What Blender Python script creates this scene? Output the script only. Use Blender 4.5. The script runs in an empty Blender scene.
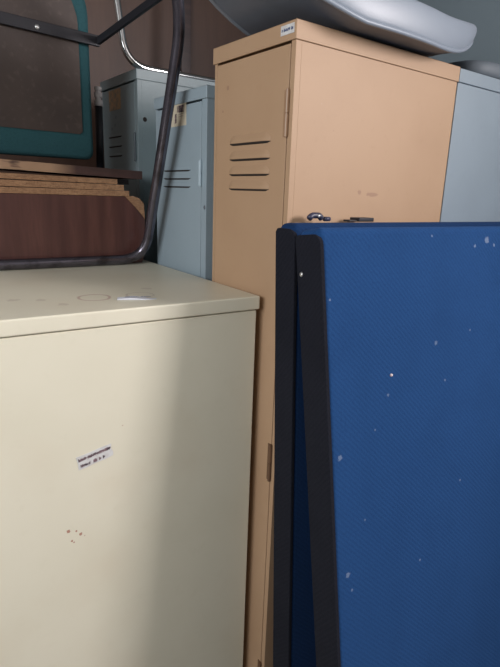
import bpy, bmesh, math, random
from mathutils import Vector, Matrix
random.seed(4)
C = bpy.context.scene.collection
H = 1.495            # eye height; everything below is written relative to the eye and lifted at the end
FL = -H

# ------------------------------------------------------------------ materials
def mat(name, col, rough=0.5, metal=0.0, spec=0.5):
    m = bpy.data.materials.new(name); m.use_nodes = True
    b = m.node_tree.nodes['Principled BSDF']
    b.inputs['Base Color'].default_value = (*col, 1); b.inputs['Roughness'].default_value = rough
    b.inputs['Metallic'].default_value = metal; b.inputs['Specular IOR Level'].default_value = spec
    return m
def nt(m): return m.node_tree, m.node_tree.nodes, m.node_tree.links, m.node_tree.nodes['Principled BSDF']
def coord(m):
    t, N, L, b = nt(m)
    tc = N.get('TC') or N.new('ShaderNodeTexCoord'); tc.name = 'TC'
    return tc.outputs['Object']
def basesock(m):
    t, N, L, b = nt(m); i = b.inputs['Base Color']
    if i.links: return i.links[0].from_socket
    r = N.new('ShaderNodeRGB'); r.outputs[0].default_value = i.default_value; return r.outputs[0]
def layer(m, fac, col):
    t, N, L, b = nt(m); src = basesock(m)
    x = N.new('ShaderNodeMix'); x.data_type = 'RGBA'
    L.new(fac, x.inputs[0]); L.new(src, x.inputs[6]); x.inputs[7].default_value = (*col, 1)
    L.new(x.outputs[2], b.inputs['Base Color'])
def ramp(m, sock, p0, p1, v0=0.0, v1=1.0):
    t, N, L, b = nt(m); r = N.new('ShaderNodeMapRange'); r.clamp = True
    r.inputs[1].default_value = p0; r.inputs[2].default_value = p1; r.inputs[3].default_value = v0; r.inputs[4].default_value = v1
    L.new(sock, r.inputs[0]); return r.outputs[0]
def noise(m, scale, detail=3, stretch=(1,1,1), rough=.5):
    t, N, L, b = nt(m); mp = N.new('ShaderNodeMapping'); mp.inputs['Scale'].default_value = stretch
    n = N.new('ShaderNodeTexNoise'); n.inputs['Scale'].default_value = scale; n.inputs['Detail'].default_value = detail
    n.inputs['Roughness'].default_value = rough
    L.new(coord(m), mp.inputs[0]); L.new(mp.outputs[0], n.inputs['Vector']); return n.outputs['Fac']
def mottle(m, scale, col, amt=.5, lo=.4, hi=.7, stretch=(1,1,1), detail=4):
    layer(m, ramp(m, noise(m, scale, detail, stretch), lo, hi, 0, amt), col)
def bump(m, sock, strength=.2, dist=.002):
    t, N, L, b = nt(m); bp = N.new('ShaderNodeBump'); bp.inputs['Strength'].default_value = strength; bp.inputs['Distance'].default_value = dist
    if b.inputs['Normal'].links: L.new(b.inputs['Normal'].links[0].from_socket, bp.inputs['Normal'])
    L.new(sock, bp.inputs['Height']); L.new(bp.outputs[0], b.inputs['Normal'])
def spot(m, c, r, col, amt=.9, wob=.5, squash=(1,1,1), ring=None):
    """a stain of its own irregular shape at object-space point c"""
    t, N, L, b = nt(m)
    mp = N.new('ShaderNodeMapping'); mp.inputs['Location'].default_value = [-c[i]*squash[i] for i in range(3)]; mp.inputs['Scale'].default_value = squash
    L.new(coord(m), mp.inputs[0])
    ln = N.new('ShaderNodeVectorMath'); ln.operation = 'LENGTH'; L.new(mp.outputs[0], ln.inputs[0])
    n = noise(m, 1.3/r, 2)
    ad = N.new('ShaderNodeMath'); ad.operation = 'MULTIPLY_ADD'; L.new(n, ad.inputs[0]); ad.inputs[1].default_value = wob*r*2; L.new(ln.outputs['Value'], ad.inputs[2])
    s = ad.outputs[0]
    if ring:
        sb = N.new('ShaderNodeMath'); sb.operation = 'SUBTRACT'; L.new(s, sb.inputs[0]); sb.inputs[1].default_value = r*(1+wob)
        ab = N.new('ShaderNodeMath'); ab.operation = 'ABSOLUTE'; L.new(sb.outputs[0], ab.inputs[0])
        f = ramp(m, ab.outputs[0], ring*.3, ring, amt, 0)
    else: f = ramp(m, s, r*(.8+wob), r*(1.1+wob), amt, 0)
    layer(m, f, col)

def paint(name, col, dirt, rough=.42, amt=.35):
    m = mat(name, col, rough)
    mottle(m, 5, dirt, amt, .42, .75)
    mottle(m, 38, dirt, amt*.5, .6, .75)
    bump(m, noise(m, 260, 2), .05, .0006); bump(m, noise(m, 2.2, 1), .25, .004)
    return m
TANC = (.44, .285, .172)
tan = paint('tan_paint', TANC, (.36, .22, .125), .58)
for c, r, s in [((.96, .868, .012), .006, (1,1,1)), ((1.005, .868, .008), .010, (.45,1,2.2)), ((.86,.868,.14), .003, (1,1,1)), ((.739,1.11,.24), .005, (1,1,1)), ((.739,1.13,.19), .003, (1,1,1))]:
    spot(tan, c, r, (.28,.15,.10), .6, .5, s)
spot(tan, (.82,.868,.19), .0025, (.8,.75,.7), .8)
blue_paint = paint('blue_grey_paint', (.30, .375, .42), (.23, .285, .32), .4)
teal_paint = paint('green_grey_paint', (.28, .36, .385), (.21,.27,.29), .4)
for c in ((.780,1.90,.222), (.780,1.89,.248), (.780,1.93,.211)): spot(teal_paint, c, .006, (.10,.15,.19), .7)
spot(blue_paint, (.765, 1.255, -.041), .006, (.05,.05,.06), .8)
pale_paint = paint('pale_grey_paint', (.25, .31, .36), (.20, .25, .29), .45)
cream = paint('cream_paint', (.75, .715, .575), (.65, .615, .47), .38, .3)
for c, r in [((.262,.933,-.690), .004), ((.278,.933,-.695), .003), ((.287,.933,-.705), .0035), ((.268,.933,-.715), .003), ((.295,.933,-.712), .002), ((.272,.933,-.72), .0025), ((.385,.933,-.478), .0022)]:
    spot(cream, c, r*1.1, (.36,.12,.07), .8, .6)
spot(cream, (.376, 1.062, -.2275), .033, (.42,.24,.20), .65, .12, (1,1,1), ring=.0045)
spot(cream, (.476, 1.050, -.2275), .030, (.36,.30,.26), .45, .15, (1,1,1), ring=.003)
mottle(cream, 4, (.66,.58,.44), .35, .5, .7)
for c in ((.22,1.10,-.2275),(.27,1.08,-.2275),(.52,1.12,-.2275),(.30,1.02,-.2275)): spot(cream, c, .012, (.42,.34,.27), .35, .9)

def fabric(name, col, dark, scale=420):
    m = mat(name, col, .95, 0, .12)
    t, N, L, b = nt(m)
    b.inputs['Sheen Weight'].default_value = .12; b.inputs['Sheen Roughness'].default_value = .5
    b.inputs['Sheen Tint'].default_value = (*[min(1, c*2.5+.1) for c in col], 1)
    w = N.new('ShaderNodeTexWave'); w.wave_type = 'BANDS'; w.bands_direction = 'DIAGONAL'
    w.inputs['Scale'].default_value = scale*.12; w.inputs['Distortion'].default_value = 1.5; w.inputs['Detail'].default_value = 1
    L.new(coord(m), w.inputs['Vector'])
    layer(m, ramp(m, w.outputs['Fac'], .2, .9, 0, .30), dark)
    mottle(m, 7, dark, .35, .45, .75)
    mottle(m, 170, dark, .35, .5, .62)
    bump(m, noise(m, scale, 2), .5, .002); bump(m, w.outputs['Fac'], .18, .0015)
    return m
blue_fabric = fabric('blue_fabric', (.016, .064, .190), (.010, .042, .130))
shaded_navy_fabric = fabric('shaded_navy_fabric', (.010, .036, .11), (.007,.024,.07))  # screen cloth darkened so the gap between the screens looks shaded
black_felt = fabric('black_felt', (.014, .015, .022), (.007,.008,.012))
teal_fabric = fabric('teal_fabric', (.036, .105, .120), (.022,.065,.075), 900)
grey_vinyl = mat('grey_vinyl', (.25, .29, .345), .42); mottle(grey_vinyl, 9, (.21,.245,.295), .4); bump(grey_vinyl, noise(grey_vinyl, 300, 2), .12, .001)
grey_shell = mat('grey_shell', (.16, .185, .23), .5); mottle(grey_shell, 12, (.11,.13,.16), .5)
slate_vinyl = mat('slate_vinyl', (.12, .145, .17), .6); mottle(slate_vinyl, 9, (.08,.10,.12), .5)

hardboard = mat('brown_hardboard', (.062, .043, .036), .6); mottle(hardboard, 6, (.04,.028,.024), .7); mottle(hardboard, 60, (.13,.10,.085), .25, .55, .7)
bump(hardboard, noise(hardboard, 200, 2), .2, .001)
def wood(name, col, dark, rough=.3, st=(.7,1,9)):
    m = mat(name, col, rough); mottle(m, 5, dark, .85, .35, .65, st, 5); mottle(m, 30, dark, .4, .45, .7, st); return m
mahogany = wood('mahogany_veneer', (.125, .052, .042), (.075, .030, .026), .32, (6,1,.6))
dark_wood = wood('dark_wood', (.060, .032, .030), (.03,.017,.016), .4)
chip = mat('chipboard', (.42, .235, .125), .85); mottle(chip, 120, (.18,.09,.05), .45, .45, .62, (.5,1,1.6)); mottle(chip, 14, (.25,.13,.07), .5); bump(chip, noise(chip, 180, 3), .8, .003)
wall_brown = wood('brown_wall_board', (.100, .053, .036), (.072, .038, .027), .5, (3,1,.4))
wall_grey = mat('grey_wall_plaster', (.27, .335, .375), .8); mottle(wall_grey, 2.5, (.23,.285,.32), .5)
wall_white = mat('white_wall_plaster', (.30, .295, .28), .85); mottle(wall_white, 2.5, (.24,.235,.22), .4)
concrete = mat('concrete_floor', (.12, .115, .11), .8); mottle(concrete, 4, (.07,.068,.065), .6)
steel = mat('dark_steel_tube', (.15, .14, .17), .22, .85); mottle(steel, 25, (.035,.03,.03), .7, .5, .68)
black_metal = mat('black_metal', (.018,.018,.023), .42, .3)
chrome = mat('chrome_tube', (.72,.73,.74), .13, 1.0); mottle(chrome, 30, (.3,.28,.25), .4, .55, .7)
screw_m = mat('screw_metal', (.75,.75,.74), .3, .8); bump(screw_m, noise(screw_m, 500, 1), .1, .001)
hinge_tan = paint('hinge_tan', (.36,.22,.13), (.2,.11,.06), .4, .6)
hinge_blue = paint('hinge_blue', (.42,.52,.58), (.12,.15,.17), .35, .5)
hinge_shade = paint('hinge_shade', (.16,.085,.045), (.05,.03,.02), .5, .6)  # lower tan hinges: shade put into a darker base colour
hinge_dark = paint('hinge_dark', (.11,.14,.16), (.06,.07,.08), .4, .5)
slot_m = mat('slot_shadow_metal', (.02,.015,.012), .8); mottle(slot_m, 20, (.03,.02,.02), .5)
paper = mat('white_sticker', (.66,.66,.65), .6); mottle(paper, 60, (.42,.38,.36), .6, .45, .7)
card = mat('cream_sticker', (.62,.55,.42), .7); mottle(card, 50, (.5,.42,.3), .5)
tape = mat('old_tape', (.60,.40,.23), .6); mottle(tape, 45, (.22,.24,.22), .85, .42, .66); mottle(tape, 20, (.52,.36,.2), .5)
ink = mat('ink', (.09,.065,.075), .7); mottle(ink, 70, (.30,.20,.22), .9, .42, .6)
blue_ink = mat('blue_ink', (.12,.15,.28), .7); mottle(blue_ink, 60, (.2,.2,.3), .5)
plastic_white = mat('white_plastic', (.5,.48,.48), .5); mottle(plastic_white, 70, (.3,.27,.27), .6)
plastic_dark = mat('dark_plastic', (.03,.032,.06), .4); mottle(plastic_dark, 60, (.07,.07,.13), .5)
window_white = mat('window_frame_paint', (.6,.6,.58), .5); mottle(window_white, 8, (.5,.5,.47), .4)
for c, r in [((1.245-.70,.0,1.30),.010),((1.215-.70,.0,1.285),.006),((1.23-.70,0,1.318),.006)]: pass

# ------------------------------------------------------------------ mesh helpers
def box(bm, a, b, mi=0, M=None):
    vs = [Vector((x,y,z)) for x in (a[0],b[0]) for y in (a[1],b[1]) for z in (a[2],b[2])]
    if M: vs = [M @ v for v in vs]
    v = [bm.verts.new(p) for p in vs]
    for f in ((0,1,3,2),(4,6,7,5),(0,4,5,1),(2,3,7,6),(0,2,6,4),(1,5,7,3)):
        fa = bm.faces.new([v[i] for i in f]); fa.material_index = mi
    return v
def obj(name, bm, mats, parent=None, bevel=0, seg=2, smooth=False, sub=0):
    bmesh.ops.recalc_face_normals(bm, faces=bm.faces)
    me = bpy.data.meshes.new(name); bm.to_mesh(me); bm.free()
    for m in (mats if isinstance(mats, (list, tuple)) else [mats]): me.materials.append(m)
    o = bpy.data.objects.new(name, me); C.objects.link(o)
    if parent: o.parent = parent
    if bevel:
        d = o.modifiers.new('bevel', 'BEVEL'); d.width = bevel; d.segments = seg; d.limit_method = 'ANGLE'
        me.shade_smooth(); 
        w = o.modifiers.new('wn', 'WEIGHTED_NORMAL'); w.keep_sharp = True
    if sub:
        d = o.modifiers.new('sub', 'SUBSURF'); d.levels = d.render_levels = sub
    if smooth: me.shade_smooth()
    return o
def boxobj(name, a, b, m, parent=None, bevel=.002, seg=2):
    bm = bmesh.new(); box(bm, a, b); return obj(name, bm, m, parent, bevel, seg)
def fillet(pts, r, closed=False, n=8):
    pts = [Vector(p) for p in pts]; out = []; N = len(pts)
    for i, p in enumerate(pts):
        if not closed and i in (0, N-1): out.append(p); continue
        a = pts[i-1]; c = pts[(i+1) % N]; u = (a-p); v = (c-p)
        rr = r[i] if isinstance(r, (list, tuple)) else r
        d = min(rr, u.length*.49, v.length*.49); s = p+u.normalized()*d; e = p+v.normalized()*d
        for k in range(n+1):
            t = k/n; out.append(s*(1-t)**2 + p*2*t*(1-t) + e*t*t)
    return out
def tube(bm, pts, r, closed=False, n=16, caps=True):
    pts = [Vector(p) for p in pts]
    N = len(pts); rings = []; up = None
    for i, p in enumerate(pts):
        if closed: t = (pts[(i+1) % N]-pts[i-1])
        else: t = pts[min(i+1,N-1)]-pts[max(i-1,0)]
        t.normalize()
        if up is None: up = t.orthogonal().normalized()
        up = (up - t*up.dot(t)).normalized(); w = t.cross(up)
        rings.append([bm.verts.new(p+(up*math.cos(2*math.pi*k/n)+w*math.sin(2*math.pi*k/n))*r) for k in range(n)])
    R = range(N if closed else N-1)
    for i in R:
        A, B = rings[i], rings[(i+1) % N]
        off = 0
        if closed and i == N-1:
            off = min(range(n), key=lambda q: (A[0].co-B[q].co).length)
        for k in range(n): bm.faces.new((A[k], A[(k+1)%n], B[(k+1+off)%n], B[(k+off)%n]))
    if caps and not closed: bm.faces.new(rings[0]); bm.faces.new(rings[-1])
def empty(name, loc, label, cat, group=None):
    o = bpy.data.objects.new(name, None); C.objects.link(o); o.location = loc; o.empty_display_size = .05
    o['label'] = label; o['category'] = cat
    if group: o['group'] = group
    return o
def under(root, *obs):
    for o in obs: o.parent = root; o.matrix_parent_inverse = Matrix.Identity(4); o.location = Vector(o.location)-root.location
def tag(o, label, cat, group=None):
    o['label'] = label; o['category'] = cat
    if group: o['group'] = group
    return o
def structure(o): o['kind'] = 'structure'; return o
def disc(bm, c, n, r, depth=.002, seg=16):
    """short domed disc at c along n"""
    n = Vector(n).normalized(); u = n.orthogonal().normalized(); w = n.cross(u); c = Vector(c)
    a = [bm.verts.new(c+(u*math.cos(t)+w*math.sin(t))*r) for t in [2*math.pi*k/seg for k in range(seg)]]
    b = [bm.verts.new(c+n*depth*.7+(u*math.cos(t)+w*math.sin(t))*r*.75) for t in [2*math.pi*k/seg for k in range(seg)]]
    for k in range(seg): bm.faces.new((a[k],a[(k+1)%seg],b[(k+1)%seg],b[k]))
    t = bm.verts.new(c+n*depth)
    for k in range(seg): bm.faces.new((b[k],b[(k+1)%seg],t))
    bm.faces.new(a)
def stroke(bm, pts, o, ux, uz, n, w=.0012, lift=.0005):
    """a pen line on a sticker: pts in sticker millimetres"""
    P = [Vector(o)+Vector(ux)*(x*.001)+Vector(uz)*(z*.001)+Vector(n)*lift for x, z in pts]
    for a, b in zip(P, P[1:]):
        d = (b-a); 
        if d.length < 1e-6: continue
        s = d.normalized().cross(Vector(n))*w*.5; e = d.normalized()*w*.3
        v = [bm.verts.new(q) for q in (a-e+s, a-e-s, b+e-s, b+e+s)]
        t = [bm.verts.new(q+Vector(n)*.0002) for q in (a-e+s, a-e-s, b+e-s, b+e+s)]
        bm.faces.new(t); 
        for i in range(4): bm.faces.new((v[i], v[(i+1)%4], t[(i+1)%4], t[i]))
def scribble(bm, x0, x1, z, h, o, ux, uz, n, step=2.6, w=.0012, seed=1):
    rd = random.Random(seed); x = x0
    while x < x1:
        k = rd.random()
        if k > .16:
            pts = [(x, z), (x+step*.2, z+h*rd.uniform(.6,1)), (x+step*.6, z+h*rd.uniform(0,.4)), (x+step*.8, z+h*rd.uniform(.4,1))]
            stroke(bm, pts, o, ux, uz, n, w)
        x += step*rd.uniform(.9, 1.25)

# ------------------------------------------------------------------ the room
structure(boxobj('floor', (-1.9,-3.1,FL-.1), (2.35,2.4,FL), concrete, bevel=0))
structure(boxobj('ceiling', (-1.9,-3.1,1.25), (2.35,2.4,1.35), wall_white, bevel=0))
structure(boxobj('wall_back', (-1.8,2.25,FL), (2.2,2.4,1.25), wall_brown, bevel=0))
structure(boxobj('trim_1', (1.235,2.232,FL), (1.285,2.25,1.25), dark_wood, bevel=.003))
bm = bmesh.new()
WY0, WY1, WZ0, WZ1 = -1.75, -.60, .35, 1.15
box(bm, (2.2,-3.0,FL),(2.35,2.4,WZ0)); box(bm, (2.2,-3.0,WZ1),(2.35,2.4,1.25)); box(bm, (2.2,-3.0,WZ0),(2.35,WY0,WZ1)); box(bm, (2.2,WY1,WZ0),(2.35,2.4,WZ1))
structure(obj('wall_right', bm, wall_grey))
structure(boxobj('wall_front', (-1.9,-3.1,FL),(2.35,-3.0,1.25), wall_white, bevel=0))
VX0, VX1, VZ0, VZ1 = -1.0, .9, .1, 1.05   # along Y here
bm = bmesh.new()
box(bm, (-1.9,-3.0,FL),(-1.8,2.4,VZ0)); box(bm, (-1.9,-3.0,VZ1),(-1.8,2.4,1.25)); box(bm, (-1.9,-3.0,VZ0),(-1.8,VX0,VZ1)); box(bm, (-1.9,VX1,VZ0),(-1.8,2.4,VZ1))
structure(obj('wall_left', bm, wall_white))
bm = bmesh.new()
for z in (WZ0, WZ1-.05): box(bm, (2.25,WY0,z),(2.31,WY1,z+.05))
for y in (WY0, WY1-.05): box(bm, (2.25,y,WZ0+.05),(2.31,y+.05,WZ1-.05))
structure(obj('window_1', bm, window_white))
bm = bmesh.new()
for z in (VZ0, VZ1-.05): box(bm, (-1.88,VX0,z),(-1.82,VX1,z+.05))
for x in (VX0, (VX0+VX1)/2, VX1-.05): box(bm, (-1.88,x,VZ0+.05),(-1.82,x+.05,VZ1-.05))
structure(obj('window_2', bm, window_white))

# ------------------------------------------------------------------ lockers
def louvre(parent, X, y0, y1, z, m, h=.020, out=.0075):
    """pressed hood above a dark slot, ends tapering into the door"""
    bm = bmesh.new(); n = 14; top=[]; lip=[]; base=[]
    for i in range(n+1):
        t = i/n; y = y0+(y1-y0)*t; e = min(1, min(t, 1-t)/.10); e = math.sin(e*math.pi/2)
        top.append(bm.verts.new((X, y, z+h*.5+h*.5*e))); lip.append(bm.verts.new((X-out*e-.0003, y, z+.0010)))
        base.append(bm.verts.new((X, y, z-.0034*e)))
    mid = [bm.verts.new((X-out*.8*min(1,min(i/n,1-i/n)/.10)-.0003, top[i].co.y, z+h*.35)) for i in range(n+1)]
    for i in range(n):
        bm.faces.new((top[i],top[i+1],mid[i+1],mid[i])); bm.faces.new((mid[i],mid[i+1],lip[i+1],lip[i]))
        f = bm.faces.new((lip[i],lip[i+1],base[i+1],base[i])); f.material_index = 1
    o = obj('louvre', bm, [m, slot_m], parent)
    o.data.shade_smooth(); return o
def slot(parent, X, y0, y1, z, m, h=.0035):
    return louvre(parent, X, y0, y1, z, m, h*2.6, .0022)
def hinge(parent, X, y, z0, z1, m):
    bm = bmesh.new()
    zc = (z0+z1)/2
    tube(bm, [(X-.003,y,z0),(X-.003,y,zc-.0008)], .0042, n=12); tube(bm, [(X-.003,y,zc+.0008),(X-.003,y,z1)], .0042, n=12)
    tube(bm, [(X-.003,y,z0-.002),(X-.003,y,z1+.002)], .0022, n=8)
    box(bm, (X-.0018,y,z0),(X-.0002,y+.012,z1))
    return obj('hinge', bm, m, parent, smooth=False)
def locker(name, label, X, y0, y1, ztop, depth, m, hm, stile, lip, louvres, hinges, kind='hood', lou=None):
    """metal locker whose door faces -X"""
    t = empty(name, (X+depth/2, (y0+y1)/2, FL), label, 'locker')
    parts = []
    bm = bmesh.new(); w = .0015
    a = X+.004; zt = ztop-.004; yi0 = y0+.0025; yi1 = y1-.0025
    box(bm, (a+.012,yi0,FL+.0), (X+depth-w,yi0+w,zt)); box(bm, (a+.012,yi1-w,FL), (X+depth-w,yi1,zt)); box(bm, (X+depth-w,yi0,FL),(X+depth,yi1,zt))
    box(bm, (X+.02,yi0+w,FL+.08),(X+depth-w,yi1-w,FL+.09))
    # front frame: stiles and rails folded from the sides
    box(bm, (X+.001,yi0,FL),(a+.012,yi0+stile,zt)); box(bm, (X+.001,yi1-.010,FL),(a+.012,yi1,zt)); box(bm, (X+.015,yi0+stile,ztop-lip-.02),(a+.012,yi1-.010,zt)); box(bm, (X+.001,yi0+stile,FL),(a+.012,yi1-.010,FL+.06))
    parts.append(obj('body', bm, m, None, .001, 2))
    bm = bmesh.new()
    box(bm, (X-.003,y0-.001,ztop-lip),(X+depth+.002,y0+.002,ztop)); box(bm, (X-.003,y1-.002,ztop-lip),(X+depth+.002,y1+.001,ztop))
    box(bm, (X-.003,y0,ztop-lip),(X+.000,y1,ztop)); box(bm, (X+depth-.001,y0,ztop-lip),(X+depth+.002,y1,ztop)); box(bm, (X-.003,y0-.001,ztop-.003),(X+depth+.002,y1+.001,ztop))
    parts.append(obj('top_cap', bm, m, None, .0015, 2))
    bm = bmesh.new(); dy0 = yi0+stile+.0018; dy1 = yi1-.012; dz1 = ztop-lip-.0045
    box(bm, (X,dy0,FL+.062),(X+.014,dy1,dz1))
    door = obj('door', bm, m, None, .0012, 2); parts.append(door)
    for z in louvres: (louvre if kind=='hood' else slot)(door, X, lou[0], lou[1], z, m)
    for (za, zb) in hinges: parts.append(hinge(None, X, dy0-.002, za, zb, hinge_shade if (hm is hinge_tan and za < 0) else hm))
    return t, parts
def fix(t, parts, rz=0):
    t.rotation_euler.z = rz
    for p in parts:
        p.parent = t; p.matrix_parent_inverse = Matrix.Translation(-Vector(t.location))
    # bake: keep mesh in place and store the offset on the location instead
    for p in parts:
        p.matrix_parent_inverse = Matrix.Identity(4); p.location = Vector(p.location)-Vector(t.location)

X0 = .739
t, ps = locker('metal_locker', 'tall tan metal locker with four louvres in its door, behind the blue screens', X0, .868, 1.172, .335, .556, tan, hinge_tan, .014, .036,
    (.112,.077,.043,.010), ((.118,.209),(-.690,-.592),(-1.35,-1.26)), 'hood', (.938,1.096))
# sticker on the top cap
bm = bmesh.new(); box(bm, (X0-.0038,.873,.311),(X0-.0028,.915,.329)); st = obj('sticker', bm, paper, None, .0002); st['label'] = 'small white sticker'
bm = bmesh.new(); scribble(bm, 4, 38, 6, 6, (X0-.0039,.915,.311), (0,-1,0), (0,0,1), (-1,0,0), 3, .0009, 3); wr = obj('writing', bm, blue_ink, st)
ps.append(st); fix(t, ps)

XB2 = .765; S2 = lambda v: v*XB2/.741
XB1 = .780; S1 = lambda v: v*XB1/.739
t, ps = locker('metal_locker', 'blue-grey metal locker with cream sticker and three slots, right beside the tan locker', XB2, S2(1.205), S2(1.500), S2(.260), .50, blue_paint, hinge_blue, .026, S2(.030),
    (S2(.057),S2(.035),S2(.013)), ((S2(.016),S2(.080)),(-1.0,-.92)), 'slot', (S2(1.288),S2(1.449)))
X=XB2
bm = bmesh.new(); box(bm, (X-.0008,1.355,S2(.174)),(X+.0002,1.443,S2(.236))); st = obj('sticker', bm, card, None, .0002); st['label'] = 'cream sticker with dark lettering'
bm = bmesh.new(); O = (X-.0009,1.443,S2(.176)); U=(0,-1,0); W=(0,0,1); NN=(-1,0,0)
for x in (46,56,66): stroke(bm, [(x,36),(x+1,50),(x+7,50),(x+6,42),(x+7,35),(x+1,36)], O,U,W,NN,.0036)
stroke(bm, [(40,36),(40,50)], O,U,W,NN,.003)
for z in (8,16,24): stroke(bm, [(24,z),(32,z+1),(26,z+5),(33,z+6)], O,U,W,NN,.003)
for z in (28,22): stroke(bm, [(44,z),(72,z+2)], O,U,W,NN,.0008)
wr = obj('writing', bm, ink, st); ps.append(st)
fix(t, ps)

t, ps = locker('metal_locker', 'farthest green-grey metal locker with peeling orange tape on its door', XB1, S1(1.615), S1(1.915), S1(.360), .50, teal_paint, hinge_dark, .020, S1(.030),
    (S1(.173),S1(.142),S1(.111)), ((S1(.090),S1(.175)),(-1.0,-.92)), 'slot', (S1(1.745),S1(1.862)))
bm = bmesh.new(); box(bm, (XB1-.0008,S1(1.745),S1(.258)),(XB1+.0002,S1(1.846),S1(.322))); st = obj('tape_patch', bm, tape, None, .0002); st['label'] = 'peeling orange-brown tape'; ps.append(st)
bm = bmesh.new(); disc(bm, (.806,S1(1.615)+.0024,.228), (0,-1,0), .0075, .0008); ps.append(obj('hole', bm, slot_m)); ps[-1]['label'] = 'small round black hole'
fix(t, ps)

# pale grey cabinet back to back with the tan locker
root = empty('metal_cabinet', (1.58,1.03,FL), 'pale blue-grey metal cabinet directly behind the tan locker', 'cabinet')
b1 = boxobj('body', (1.302,.872,FL),(1.86,1.20,.300), pale_paint, None, .002)
b2 = boxobj('top_cap', (1.300,.868,.300),(1.862,1.204,.333), pale_paint, None, .002)
fix(root, [b1,b2])

# ------------------------------------------------------------------ cream cabinet
CA = math.radians(-2.8)
root = empty('storage_cabinet', (.722,.933,FL), 'wide cream metal cabinet with a flat overhanging top in the foreground', 'cabinet')
CY0, CY1, CX0, CX1, CZ = .933, 1.70, -.20, .722, -.2275
b1 = boxobj('body', (CX0+.004,CY0+.002,FL),(CX1-.006,CY1-.004,CZ-.034), cream, None, .003, 3)
b2 = boxobj('cabinet_top', (CX0,CY0-.003,CZ-.032),(CX1,CY1,CZ), cream, None, .004, 3)
# label sticker, tilted
o = Vector((.290,CY0+.0018,-.556)); ang = math.radians(11)
ux = Vector((math.cos(ang),0,math.sin(ang))); uz = Vector((-math.sin(ang),0,math.cos(ang))); n = Vector((0,-1,0))
bm = bmesh.new(); rows=[]
rd = random.Random(5); L_=.076; Hh=.030
outline = [(0,0),(.2,-.02),(.45,.03),(.7,.0),(.97,.04),(1,.3),(.97,.6),(1.0,.97),(.7,1.0),(.4,.96),(.02,1.0),(.03,.5)]
f0=[bm.verts.new(o+ux*L_*a+uz*Hh*b) for a,b in outline]; f1=[bm.verts.new(o+ux*L_*a+uz*Hh*b+n*.0006) for a,b in outline]
bm.faces.new(f1)
for i in range(len(f0)): bm.faces.new((f0[i],f0[(i+1)%len(f0)],f1[(i+1)%len(f0)],f1[i]))
st = obj('sticker', bm, paper); st['label'] = 'worn white sticker with smudged writing'
bm = bmesh.new(); q = o+n*.0003
scribble(bm, 5, 70, 18, 6, q, ux, uz, n, 3.6, .0019, 2); scribble(bm, 6, 26, 4, 6, q, ux, uz, n, 4, .0013, 8); scribble(bm, 33, 54, 4, 7, q, ux, uz, n, 4, .0020, 9)
stroke(bm, [(8,20),(30,21),(50,22),(68,24)], q, ux, uz, n, .0011)
wr = obj('writing', bm, ink, st)
fix(root, [b1,b2,st], CA)

# torn slip of paper on the cabinet top
bm = bmesh.new()
ol = [(.415,1.030),(.440,1.020),(.470,1.004),(.492,1.000),(.497,1.012),(.478,1.022),(.482,1.030),(.455,1.040),(.422,1.046)]
a = [bm.verts.new((x,y,CZ+.0005)) for x,y in ol]; b = [bm.verts.new((x,y,CZ+.0022+.002*math.sin(60*x))) for x,y in ol]
bm.faces.new(b); bm.faces.new(a)
for i in range(len(a)): bm.faces.new((a[i],a[(i+1)%len(a)],b[(i+1)%len(a)],b[i]))
ps_ = obj('paper_scrap', bm, mat('scrap_paper', (.68,.70,.76), .7)); mottle(ps_.data.materials[0], 60, (.5,.52,.58), .5)
tag(ps_, 'torn white scrap of paper lying on the cream cabinet top', 'paper')
bm = bmesh.new(); scribble(bm, 8, 60, 4, 5, (.425,1.030,CZ+.0044), Vector((.93,-.36,0)), Vector((.36,.93,0)), Vector((0,0,1)), 5, .0015, 5)
wr = obj('writing', bm, blue_ink, ps_)

# ------------------------------------------------------------------ wooden pieces on the cabinet
BY = 1.553
root = empty('wooden_box', (.70,BY+.01,CZ), 'dark reddish-brown veneered wooden box with a broken corner on the cream cabinet', 'box')
bm = bmesh.new()
XR, XL, ZT, ZB = .727, -.12, -.004, CZ+.001
prof = [(XL,ZB),(XR-.012,ZB),(XR-.002,ZB+.03),(XR,ZT-.085),(XR-.030,ZT-.050),(XR-.064,ZT-.017),(XL,ZT-.017)]
A = [bm.verts.new((x,BY,z)) for x,z in prof]; B = [bm.verts.new((x,BY+.018,z)) for x,z in prof]
bm.faces.new(A); bm.faces.new(B)
for i in range(len(A)): 
    f = bm.faces.new((A[i],A[(i+1)%len(A)],B[(i+1)%len(A)],B[i])); f.material_index = 1 if i in (3,4) else 0
p1 = obj('front_panel', bm, [mahogany, chip], None, .001)
bm = bmesh.new()   # exposed chipboard at the broken corner
P2 = [(XR-.066,ZT-.016),(XR-.036,ZT-.015),(XR-.016,ZT-.022),(XR-.002,ZT-.036),(XR+.002,ZT-.088),(XR-.008,ZT-.074),(XR-.030,ZT-.050)]
A = [bm.verts.new((x,BY+.0015,z)) for x,z in P2]; B = [bm.verts.new((x,BY+.020,z)) for x,z in P2]
bm.faces.new(A); bm.faces.new(B)
for i in range(len(A)): bm.faces.new((A[i],A[(i+1)%len(A)],B[(i+1)%len(A)],B[i]))
p2 = obj('broken_corner', bm, chip, None, .001); p2['label'] = 'exposed raw chipboard'
p3 = boxobj('top_board', (XL,BY-.001,ZT-.0165),(XR-.050,BY+.155,ZT), chip, None, .001)
p4 = boxobj('side_panel', (XL,BY+.0185,ZB),(XL+.018,BY+.155,ZT-.017), mahogany, None, .001)
p5 = boxobj('side_panel', (XR-.085,BY+.0205,ZB),(XR-.067,BY+.155,ZT-.017), mahogany, None, .001)
fix(root, [p1,p2,p3,p4,p5], math.radians(-2))

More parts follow.
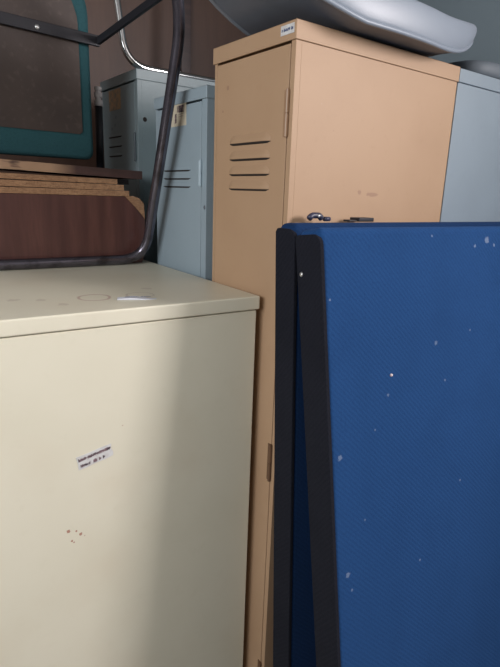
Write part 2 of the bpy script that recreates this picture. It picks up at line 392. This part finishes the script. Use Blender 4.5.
def board(label, xr, z0, th, tilt, y0, y1, mtop, medge, worn=False, xl=-.14, wear=0):
    """loose board; local origin at its right end"""
    bm = bmesh.new(); n = 26
    rd = random.Random(int(xr*1000)); rows=[]
    for i in range(n+1):
        x = -(xr-xl)*(i/n)
        j = rd.uniform(-.0012,.0012)
        rows.append([bm.verts.new((x,0+j,0)), bm.verts.new((x,0+j*.4,th)), bm.verts.new((x,y1-y0,th)), bm.verts.new((x,y1-y0,0))])
    for a,b in zip(rows,rows[1:]):
        for k in range(4):
            f = bm.faces.new((a[k],a[(k+1)%4],b[(k+1)%4],b[k])); f.material_index = 1 if k in (0,) else 0
    bm.faces.new(rows[0]); bm.faces.new(rows[-1])
    o = obj('wooden_board', bm, [mtop, medge]); o.location = (xr,y0,z0); o.rotation_euler.y = tilt; o.rotation_euler.z = math.radians(-2)
    tag(o, label, 'board', 'boards stacked on the wooden box'); return o
board('raw chipboard shelf with pale edge, lowest of the stack above the wooden box', .660, ZT+.0005, .0165, math.radians(.3), BY+.002, BY+.15, chip, chip)
board('thin brown board sandwiched between the chipboard shelf and the dark top board', .640, ZT+.0185, .0145, math.radians(.6), BY+.004, BY+.055, dark_wood, chip)
board('added near-black board that darkens the gap under the dark top board', .700, ZT+.0190, .0145, math.radians(.6), BY+.058, BY+.165, dark_wood, dark_wood)  # added to stand for the deep shade in the gap below the top board
edge = wood('worn_edge', (.075,.036,.030), (.035,.02,.018), .5)
t_, N_, L_2, b_ = nt(edge); sx = N_.new('ShaderNodeSeparateXYZ'); L_2.new(coord(edge), sx.inputs[0])
mx = N_.new('ShaderNodeMath'); mx.operation='MULTIPLY'; L_2.new(ramp(edge, sx.outputs[0], -.27, -.20, 1, 0), mx.inputs[0])
L_2.new(ramp(edge, noise(edge, 9, 3, (1,1,5)), .40, .50, 0, .95), mx.inputs[1]); layer(edge, mx.outputs[0], (.42,.26,.16))

bd = board('dark-stained board with a splintered edge, topmost of the stack under the teal chair', .715, .0315, .024, math.radians(1.6), BY-.012, BY+.165, dark_wood, edge)

# ------------------------------------------------------------------ teal chair lying on the stack
root = empty('chair', (.40,1.62,.06), 'upturned chair with teal upholstery, brown backing board and dark steel tube frame', 'chair')
ps = []
SX0, SX1, SZ0, SZ1, SY = .12, .590, .083, .60, 1.600
def rrect(x0,x1,z0,z1,rb,rt,n=8):
    out=[]
    for cx,cz,a0,r in ((x1-rt,z1-rt,0,rt),(x0+rt,z1-rt,90,rt),(x0+rb,z0+rb,180,rb),(x1-rb,z0+rb,270,rb)):
        for k in range(n+1):
            a = math.radians(a0+90*k/n); out.append((cx+r*math.cos(a), cz+r*math.sin(a)))
    return out
def lofted(name, layers, m, parent=None):
    bm = bmesh.new(); R=[]
    for pts, y in layers: R.append([bm.verts.new((x,y,z)) for x,z in pts])
    N = len(R[0])
    for a,b in zip(R,R[1:]):
        for k in range(N): bm.faces.new((a[k],a[(k+1)%N],b[(k+1)%N],b[k]))
    bm.faces.new(R[0]); bm.faces.new(R[-1])
    o = obj(name, bm, m, parent); o.data.shade_smooth()
    md = o.modifiers.new('es','EDGE_SPLIT'); md.split_angle = math.radians(50); return o
L4=[]
for d, y in ((.012,0),(.003,.004),(0,.014),(0,.034),(.008,.052),(.03,.062)):
    L4.append((rrect(SX0+d,SX1-d,SZ0+d,SZ1-d,.022,.13), SY+y))
ps.append(lofted('upholstery', L4, teal_fabric))
seat = ps[0]
bm = bmesh.new(); ol = rrect(SX0+.05,SX1-.034,SZ0+.070,SZ1-.05,.012,.11)
A = [bm.verts.new((x+random.uniform(-.001,.001),SY-.003,z+random.uniform(-.002,.002))) for x,z in ol]; B = [bm.verts.new((x,SY+.004,z)) for x,z in ol]
bm.faces.new(A); bm.faces.new(B)
for i in range(len(A)): bm.faces.new((A[i],A[(i+1)%len(A)],B[(i+1)%len(A)],B[i]))
ps.append(obj('backing_board', bm, hardboard))
# sled tube loop leaning towards the viewer
TR=.0150
zc = CZ+TR+.001
loop = [(.02,1.553,zc),(.714,1.530,zc),(.706,1.280,.395),(.668,1.240,.505),(.59,1.225,.565),(.03,1.235,.585)]
pts = fillet(loop, [.07,.085,.10,.06,.08,.07], closed=True, n=12)
bm = bmesh.new(); tube(bm, pts, TR, closed=True); tb = obj('tube_frame', bm, steel, smooth=True); ps.append(tb)
# flat cross bar: along the backing board, then out to the tube
def flatbar(bm, a, b, h, th, up=Vector((0,0,1))):
    a=Vector(a); b=Vector(b); d=(b-a).normalized(); s=d.cross(up).normalized(); u=s.cross(d)
    vs=[]
    for p in (a,b):
        for su,ss in ((-1,-1),(1,-1),(1,1),(-1,1)): vs.append(bm.verts.new(p+u*su*h/2+s*ss*th/2))
    for f in ((0,1,2,3),(7,6,5,4),(0,4,5,1),(1,5,6,2),(2,6,7,3),(3,7,4,0)): bm.faces.new([vs[i] for i in f])
bm = bmesh.new()
K = Vector((.612,1.586,.405)); flatbar(bm, (.08,1.592,.425), K, .029, .009); 
flatbar(bm, K-Vector((.004,0,0)), (.668,1.252,.470), .020, .010)
ps.append(obj('cross_bar', bm, black_metal, None, .0015))
bm = bmesh.new(); disc(bm, (.4415,1.5838,.409), (0,-1,0), .0068, .004); sc = obj('screw', bm, screw_m, smooth=True); ps.append(sc)
sc['label']='small bright screw'
# short leg standing behind the seat, with pale end cap
bm = bmesh.new(); tube(bm, [(.632,1.672,.060),(.635,1.672,.245)], .0115); ps.append(obj('leg', bm, black_metal, smooth=True))
bm = bmesh.new()
for z0, z1, r in ((.246,.262,.013),(.262,.270,.009),(.270,.284,.0125),(.284,.290,.008),(.290,.300,.011)): tube(bm, [(.635,1.672,z0),(.635,1.672,z1)], r, n=16)
ps.append(obj('end_cap', bm, plastic_white)); ps[-1]['label']='ridged pale plastic end cap'
fix(root, ps)

# ------------------------------------------------------------------ chrome chair frame on the far locker
root = empty('tubular_chair', (1.0,1.755,.381), 'bent chrome tube chair frame standing on the green-grey locker', 'chair')
bm = bmesh.new(); r=.0120; zz=S1(.360)+.001+r
lp = [(.762,1.750,zz),(1.28,1.760,zz),(1.28,1.795,.90),(.712,1.795,.90)]
tube(bm, fillet(lp, [.085,.07,.07,.07], closed=True, n=12), r, closed=True); p1 = obj('frame', bm, chrome, smooth=True)
fix(root, [p1])

# ------------------------------------------------------------------ grey padded seat on the tan locker
def pad(name, cx, cy, hx, hy, th, zfun, m, rot=0, nu=40, nv=14, puff=.5, expo=3.2, taper=0):
    """closed padded shape: superellipse plan, rounded edge, bent by zfun(u,v)"""
    bm = bmesh.new(); na = 72; rings=[]
    prof=[]  # (scale, z) from underside centre round the edge to top centre
    for s in (.2,.45,.65,.8,.9,.95): prof.append((s, -th*.5))
    for k in range(9):
        a = -math.pi/2+math.pi*k/8; prof.append((.955+.045*math.cos(a)*1.0, th*.5*math.sin(a)))
    for s in (.9,.8,.65,.45,.2): prof.append((s, th*.5+th*puff*(1-s*s)*.5))
    def P(s,z,a):
        c,d = math.cos(a), math.sin(a)
        rr = (abs(c)**expo+abs(d)**expo)**(-1/expo)
        u,v = s*rr*c, s*rr*d
        x,y = hx*u, hy*v
        X_ = cx+x*math.cos(rot)-y*math.sin(rot); Y_ = cy+x*math.sin(rot)+y*math.cos(rot)
        return Vector((X_,Y_,z*(1-taper*max(0,(u-.45)/.55)**2)+zfun(u,v)))
    for s,z in prof: rings.append([bm.verts.new(P(s,z,2*math.pi*k/na)) for k in range(na)])
    for i,(a,b) in enumerate(zip(rings,rings[1:])):
        for k in range(na):
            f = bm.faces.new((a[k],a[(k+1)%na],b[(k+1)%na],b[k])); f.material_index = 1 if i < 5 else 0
    bot = bm.verts.new(P(0,prof[0][1],0)); top = bm.verts.new(P(0,prof[-1][1],0))
    for k in range(na):
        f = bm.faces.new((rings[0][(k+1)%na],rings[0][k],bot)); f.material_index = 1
        bm.faces.new((rings[-1][k],rings[-1][(k+1)%na],top))
    o = obj(name, bm, m, None, smooth=True)
    pip=[P(.965,-th*.49,2*math.pi*k/na)for k in range(na)]
    return o, pip
root = empty('padded_chair', (1.0,.95,.336), 'grey padded chair backrest with rounded rim lying on top of the tan locker', 'chair')
GS = dict(cx=.975, cy=.955, hx=.440, hy=.160, th=.070)
def zf(u,v):
    x = GS['cx']+GS['hx']*u
    z = .341+.036 - .003*max(0,-v)**2
    z += .40*max(0,.87-x)**1.3
    z += .95*max(0,x-1.12)**2
    return z
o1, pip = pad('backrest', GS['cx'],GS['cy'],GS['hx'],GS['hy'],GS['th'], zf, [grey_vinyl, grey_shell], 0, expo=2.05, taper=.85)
bm = bmesh.new(); tube(bm, pip, .005, closed=True, n=8); o2 = obj('piping', bm, grey_vinyl, smooth=True)
fix(root, [o1,o2])

root_c, _ = pad('seat_cushion', 1.68, 1.10, .30, .23, .042, lambda u,v: .333+.022, [slate_vinyl, slate_vinyl], 0, puff=.05, expo=7)
tag(root_c, 'flat dark slate cushion lying on the pale cabinet behind the tan locker', 'cushion')

# ------------------------------------------------------------------ blue office screens
def screen(label, loc, yaw, lean, L, W, T, with_screw, facemat):
    """local frame: x along the screen, y through its thickness (0 = front face), z up the slope"""
    t = empty('office_screen', loc, label, 'screen'); t.rotation_mode = 'QUATERNION'
    t.rotation_quaternion = (Matrix.Rotation(yaw,3,'Z') @ Matrix.Rotation(lean,3,'X')).to_quaternion()
    bm = bmesh.new(); box(bm, (.003,.0,0),(W-.003,T,L)); f = obj('fabric_panel', bm, facemat, t, .016, 5)
    for x0,x1 in ((0,.010),(W-.010,W)):
        bm = bmesh.new(); n=8; pr=[]
        # end strip with rounded upper corner toward the front
        Lf = L; L = Lf-.010; pr.append((-.0015,0)); pr.append((T+.0015,0)); pr.append((T+.0015,L-.008))
        for k in range(4): a=math.radians(90*k/3); pr.append((T-.0065+.008*math.cos(a), L-.008+.008*math.sin(a)))
        for k in range(n+1): a=math.radians(90+90*k/n); pr.append((-.0015+.022+.022*math.cos(a), L-.024+.022*math.sin(a)))
        L = Lf; A=[bm.verts.new((x0,y,z)) for y,z in pr]; B=[bm.verts.new((x1,y,z)) for y,z in pr]
        bm.faces.new(A); bm.faces.new(B)
        for i in range(len(A)): bm.faces.new((A[i],A[(i+1)%len(A)],B[(i+1)%len(A)],B[i]))
        e = obj('edge_trim', bm, black_felt, t, .003, 3); e['label']='black felt edge strip'
        if with_screw and x0 == 0:
            bm = bmesh.new(); disc(bm, (-.0005,T*.82,L-.088), (-1,0,0), .0052, .003); s = obj('screw', bm, screw_m, t, smooth=True)
    return t
LN=1.435
sB = screen('back blue office screen, cloth darkened for shade, leaning against the side of the tan locker', (.706,.717,FL+.001), math.radians(0.0), math.radians(-3.6), LN+.008, 1.44, .058, False, shaded_navy_fabric)
front_fabric = blue_fabric.copy(); front_fabric.name='marked_blue_fabric'
sF = screen('front blue office screen, leaning, with a bright screw in its black edge', (.681,.478,FL+.001), math.radians(-3.0), math.radians(-9.7), LN+.024, 1.44, .070, True, front_fabric)
SPOTS = [((487,240),.008),((494,245),.004),((475,246),.004),((436,343),.005),((388,395),.0035),((340,458),.006),((348,575),.006),((432,236),.003),((352,590),.003),((445,380),.003),((470,330),.0025),((365,520),.0025),((330,300),.0025),((420,560),.003),((375,430),.0025),((460,480),.003)]
SPOT_W = [(.4,(.30,.42,.60))]
CAMR = Matrix(((0.80598903, 0.12820434,-0.57788003),(-0.59096447,0.23003346,-0.77320476),(0.03380354,0.96470112,0.26116866)))
MF = Matrix.Translation(sF.location) @ sF.rotation_quaternion.to_matrix().to_4x4(); MI = MF.inverted()
pin = None
for (px,py), r in SPOTS + [((391,375),0)]:
    # where that mark sits on the cloth, measured once from the photograph
    d = CAMR @ Vector((px-250,-(py-333.5),-516)); o_ = MI @ Vector((0,0,0)); dd = MI.to_3x3() @ d
    k = -o_.y/dd.y; q = o_+dd*k
    if r: spot(front_fabric, tuple(q), r*1.0, (.24,.30,.42), .6, .9)
    else: pin = q
bm = bmesh.new(); disc(bm, (pin.x,-.0002,pin.z), (0,-1,0), .0035, .004); pn = obj('pin', bm, mat('pin_red',(.7,.45,.42),.3), sF, smooth=True); mottle(pn.data.materials[0], 200, (.85,.85,.85), .8); pn['label']='tiny pale pin head'
mottle(front_fabric, 3.0, (.011,.048,.145), .5, .4, .7, (1,1,.35))

# connectors resting on the back screen
topz = FL + (LN+.008)*math.cos(math.radians(3.6)) + .0015
ty = .717+(LN+.008)*math.sin(math.radians(3.6))
root = empty('screen_clip', (.79,ty+.03,topz), 'small dark clip nearest the corner on top of the back blue screen', 'clip')
bm = bmesh.new()
pp = fillet([(.775,ty+.032,topz+.006),(.782,ty+.032,topz+.013),(.805,ty+.032,topz+.013),(.812,ty+.032,topz+.006)], .006, n=5)
tube(bm, pp, .0065, n=10); p1 = obj('clip_body', bm, plastic_dark, smooth=True)
bm = bmesh.new(); disc(bm, (.798,ty+.0262,topz+.012), (0,-1,0), .004, .003); p2 = obj('rivet', bm, screw_m, smooth=True)
bm = bmesh.new(); tube(bm, [(.818,ty+.03,topz+.0055),(.834,ty+.03,topz+.0055)], .005, n=10); p3 = obj('plug', bm, plastic_dark, smooth=True)
fix(root,[p1,p2,p3])
bm = bmesh.new(); box(bm, (.915,ty+.015,topz),(.965,ty+.045,topz+.009)); box(bm, (.888,ty+.02,topz),(.915,ty+.04,topz+.004))
o = obj('connector_plate', bm, black_metal, None, .0015); tag(o, 'flat dark metal plate on the top edge of the back blue screen', 'plate')

# ------------------------------------------------------------------ light
def area(name, loc, target, sx, sy, power, col):
    l = bpy.data.lights.new(name, 'AREA'); l.shape='RECTANGLE'; l.size=sx; l.size_y=sy; l.energy=power; l.color=col
    o = bpy.data.objects.new(name, l); C.objects.link(o); o.location = loc
    o.rotation_euler = (Vector(target)-Vector(loc)).to_track_quat('-Z','Y').to_euler(); return o
area('window_daylight', (2.24,(WY0+WY1)/2,(WZ0+WZ1)/2), (0,(WY0+WY1)/2,(WZ0+WZ1)/2), WY1-WY0-.1, WZ1-WZ0-.1, 112, (1.0,.925,.925))
area('left_window_daylight', (-1.81,(VX0+VX1)/2,(VZ0+VZ1)/2), (0,(VX0+VX1)/2,(VZ0+VZ1)/2), VX1-VX0-.1, VZ1-VZ0-.1, 52, (.97,.98,1.0))
w = bpy.data.worlds.new('daylight'); bpy.context.scene.world = w; w.use_nodes = True
bg = w.node_tree.nodes['Background']; bg.inputs[0].default_value=(.75,.85,1,1); bg.inputs[1].default_value=1.0

# ------------------------------------------------------------------ camera
cam = bpy.data.cameras.new('camera'); co = bpy.data.objects.new('camera', cam); C.objects.link(co)
cam.sensor_fit='HORIZONTAL'; cam.sensor_width=36; cam.lens=516/500*36; cam.clip_start=.02
co.matrix_world = CAMR.to_4x4(); bpy.context.scene.camera = co

for o in list(C.objects):
    if o.parent is None: o.location.z += H
s = bpy.context.scene
s.view_settings.view_transform='Standard'; s.view_settings.look='None'; s.view_settings.gamma=1; s.view_settings.exposure=0.0
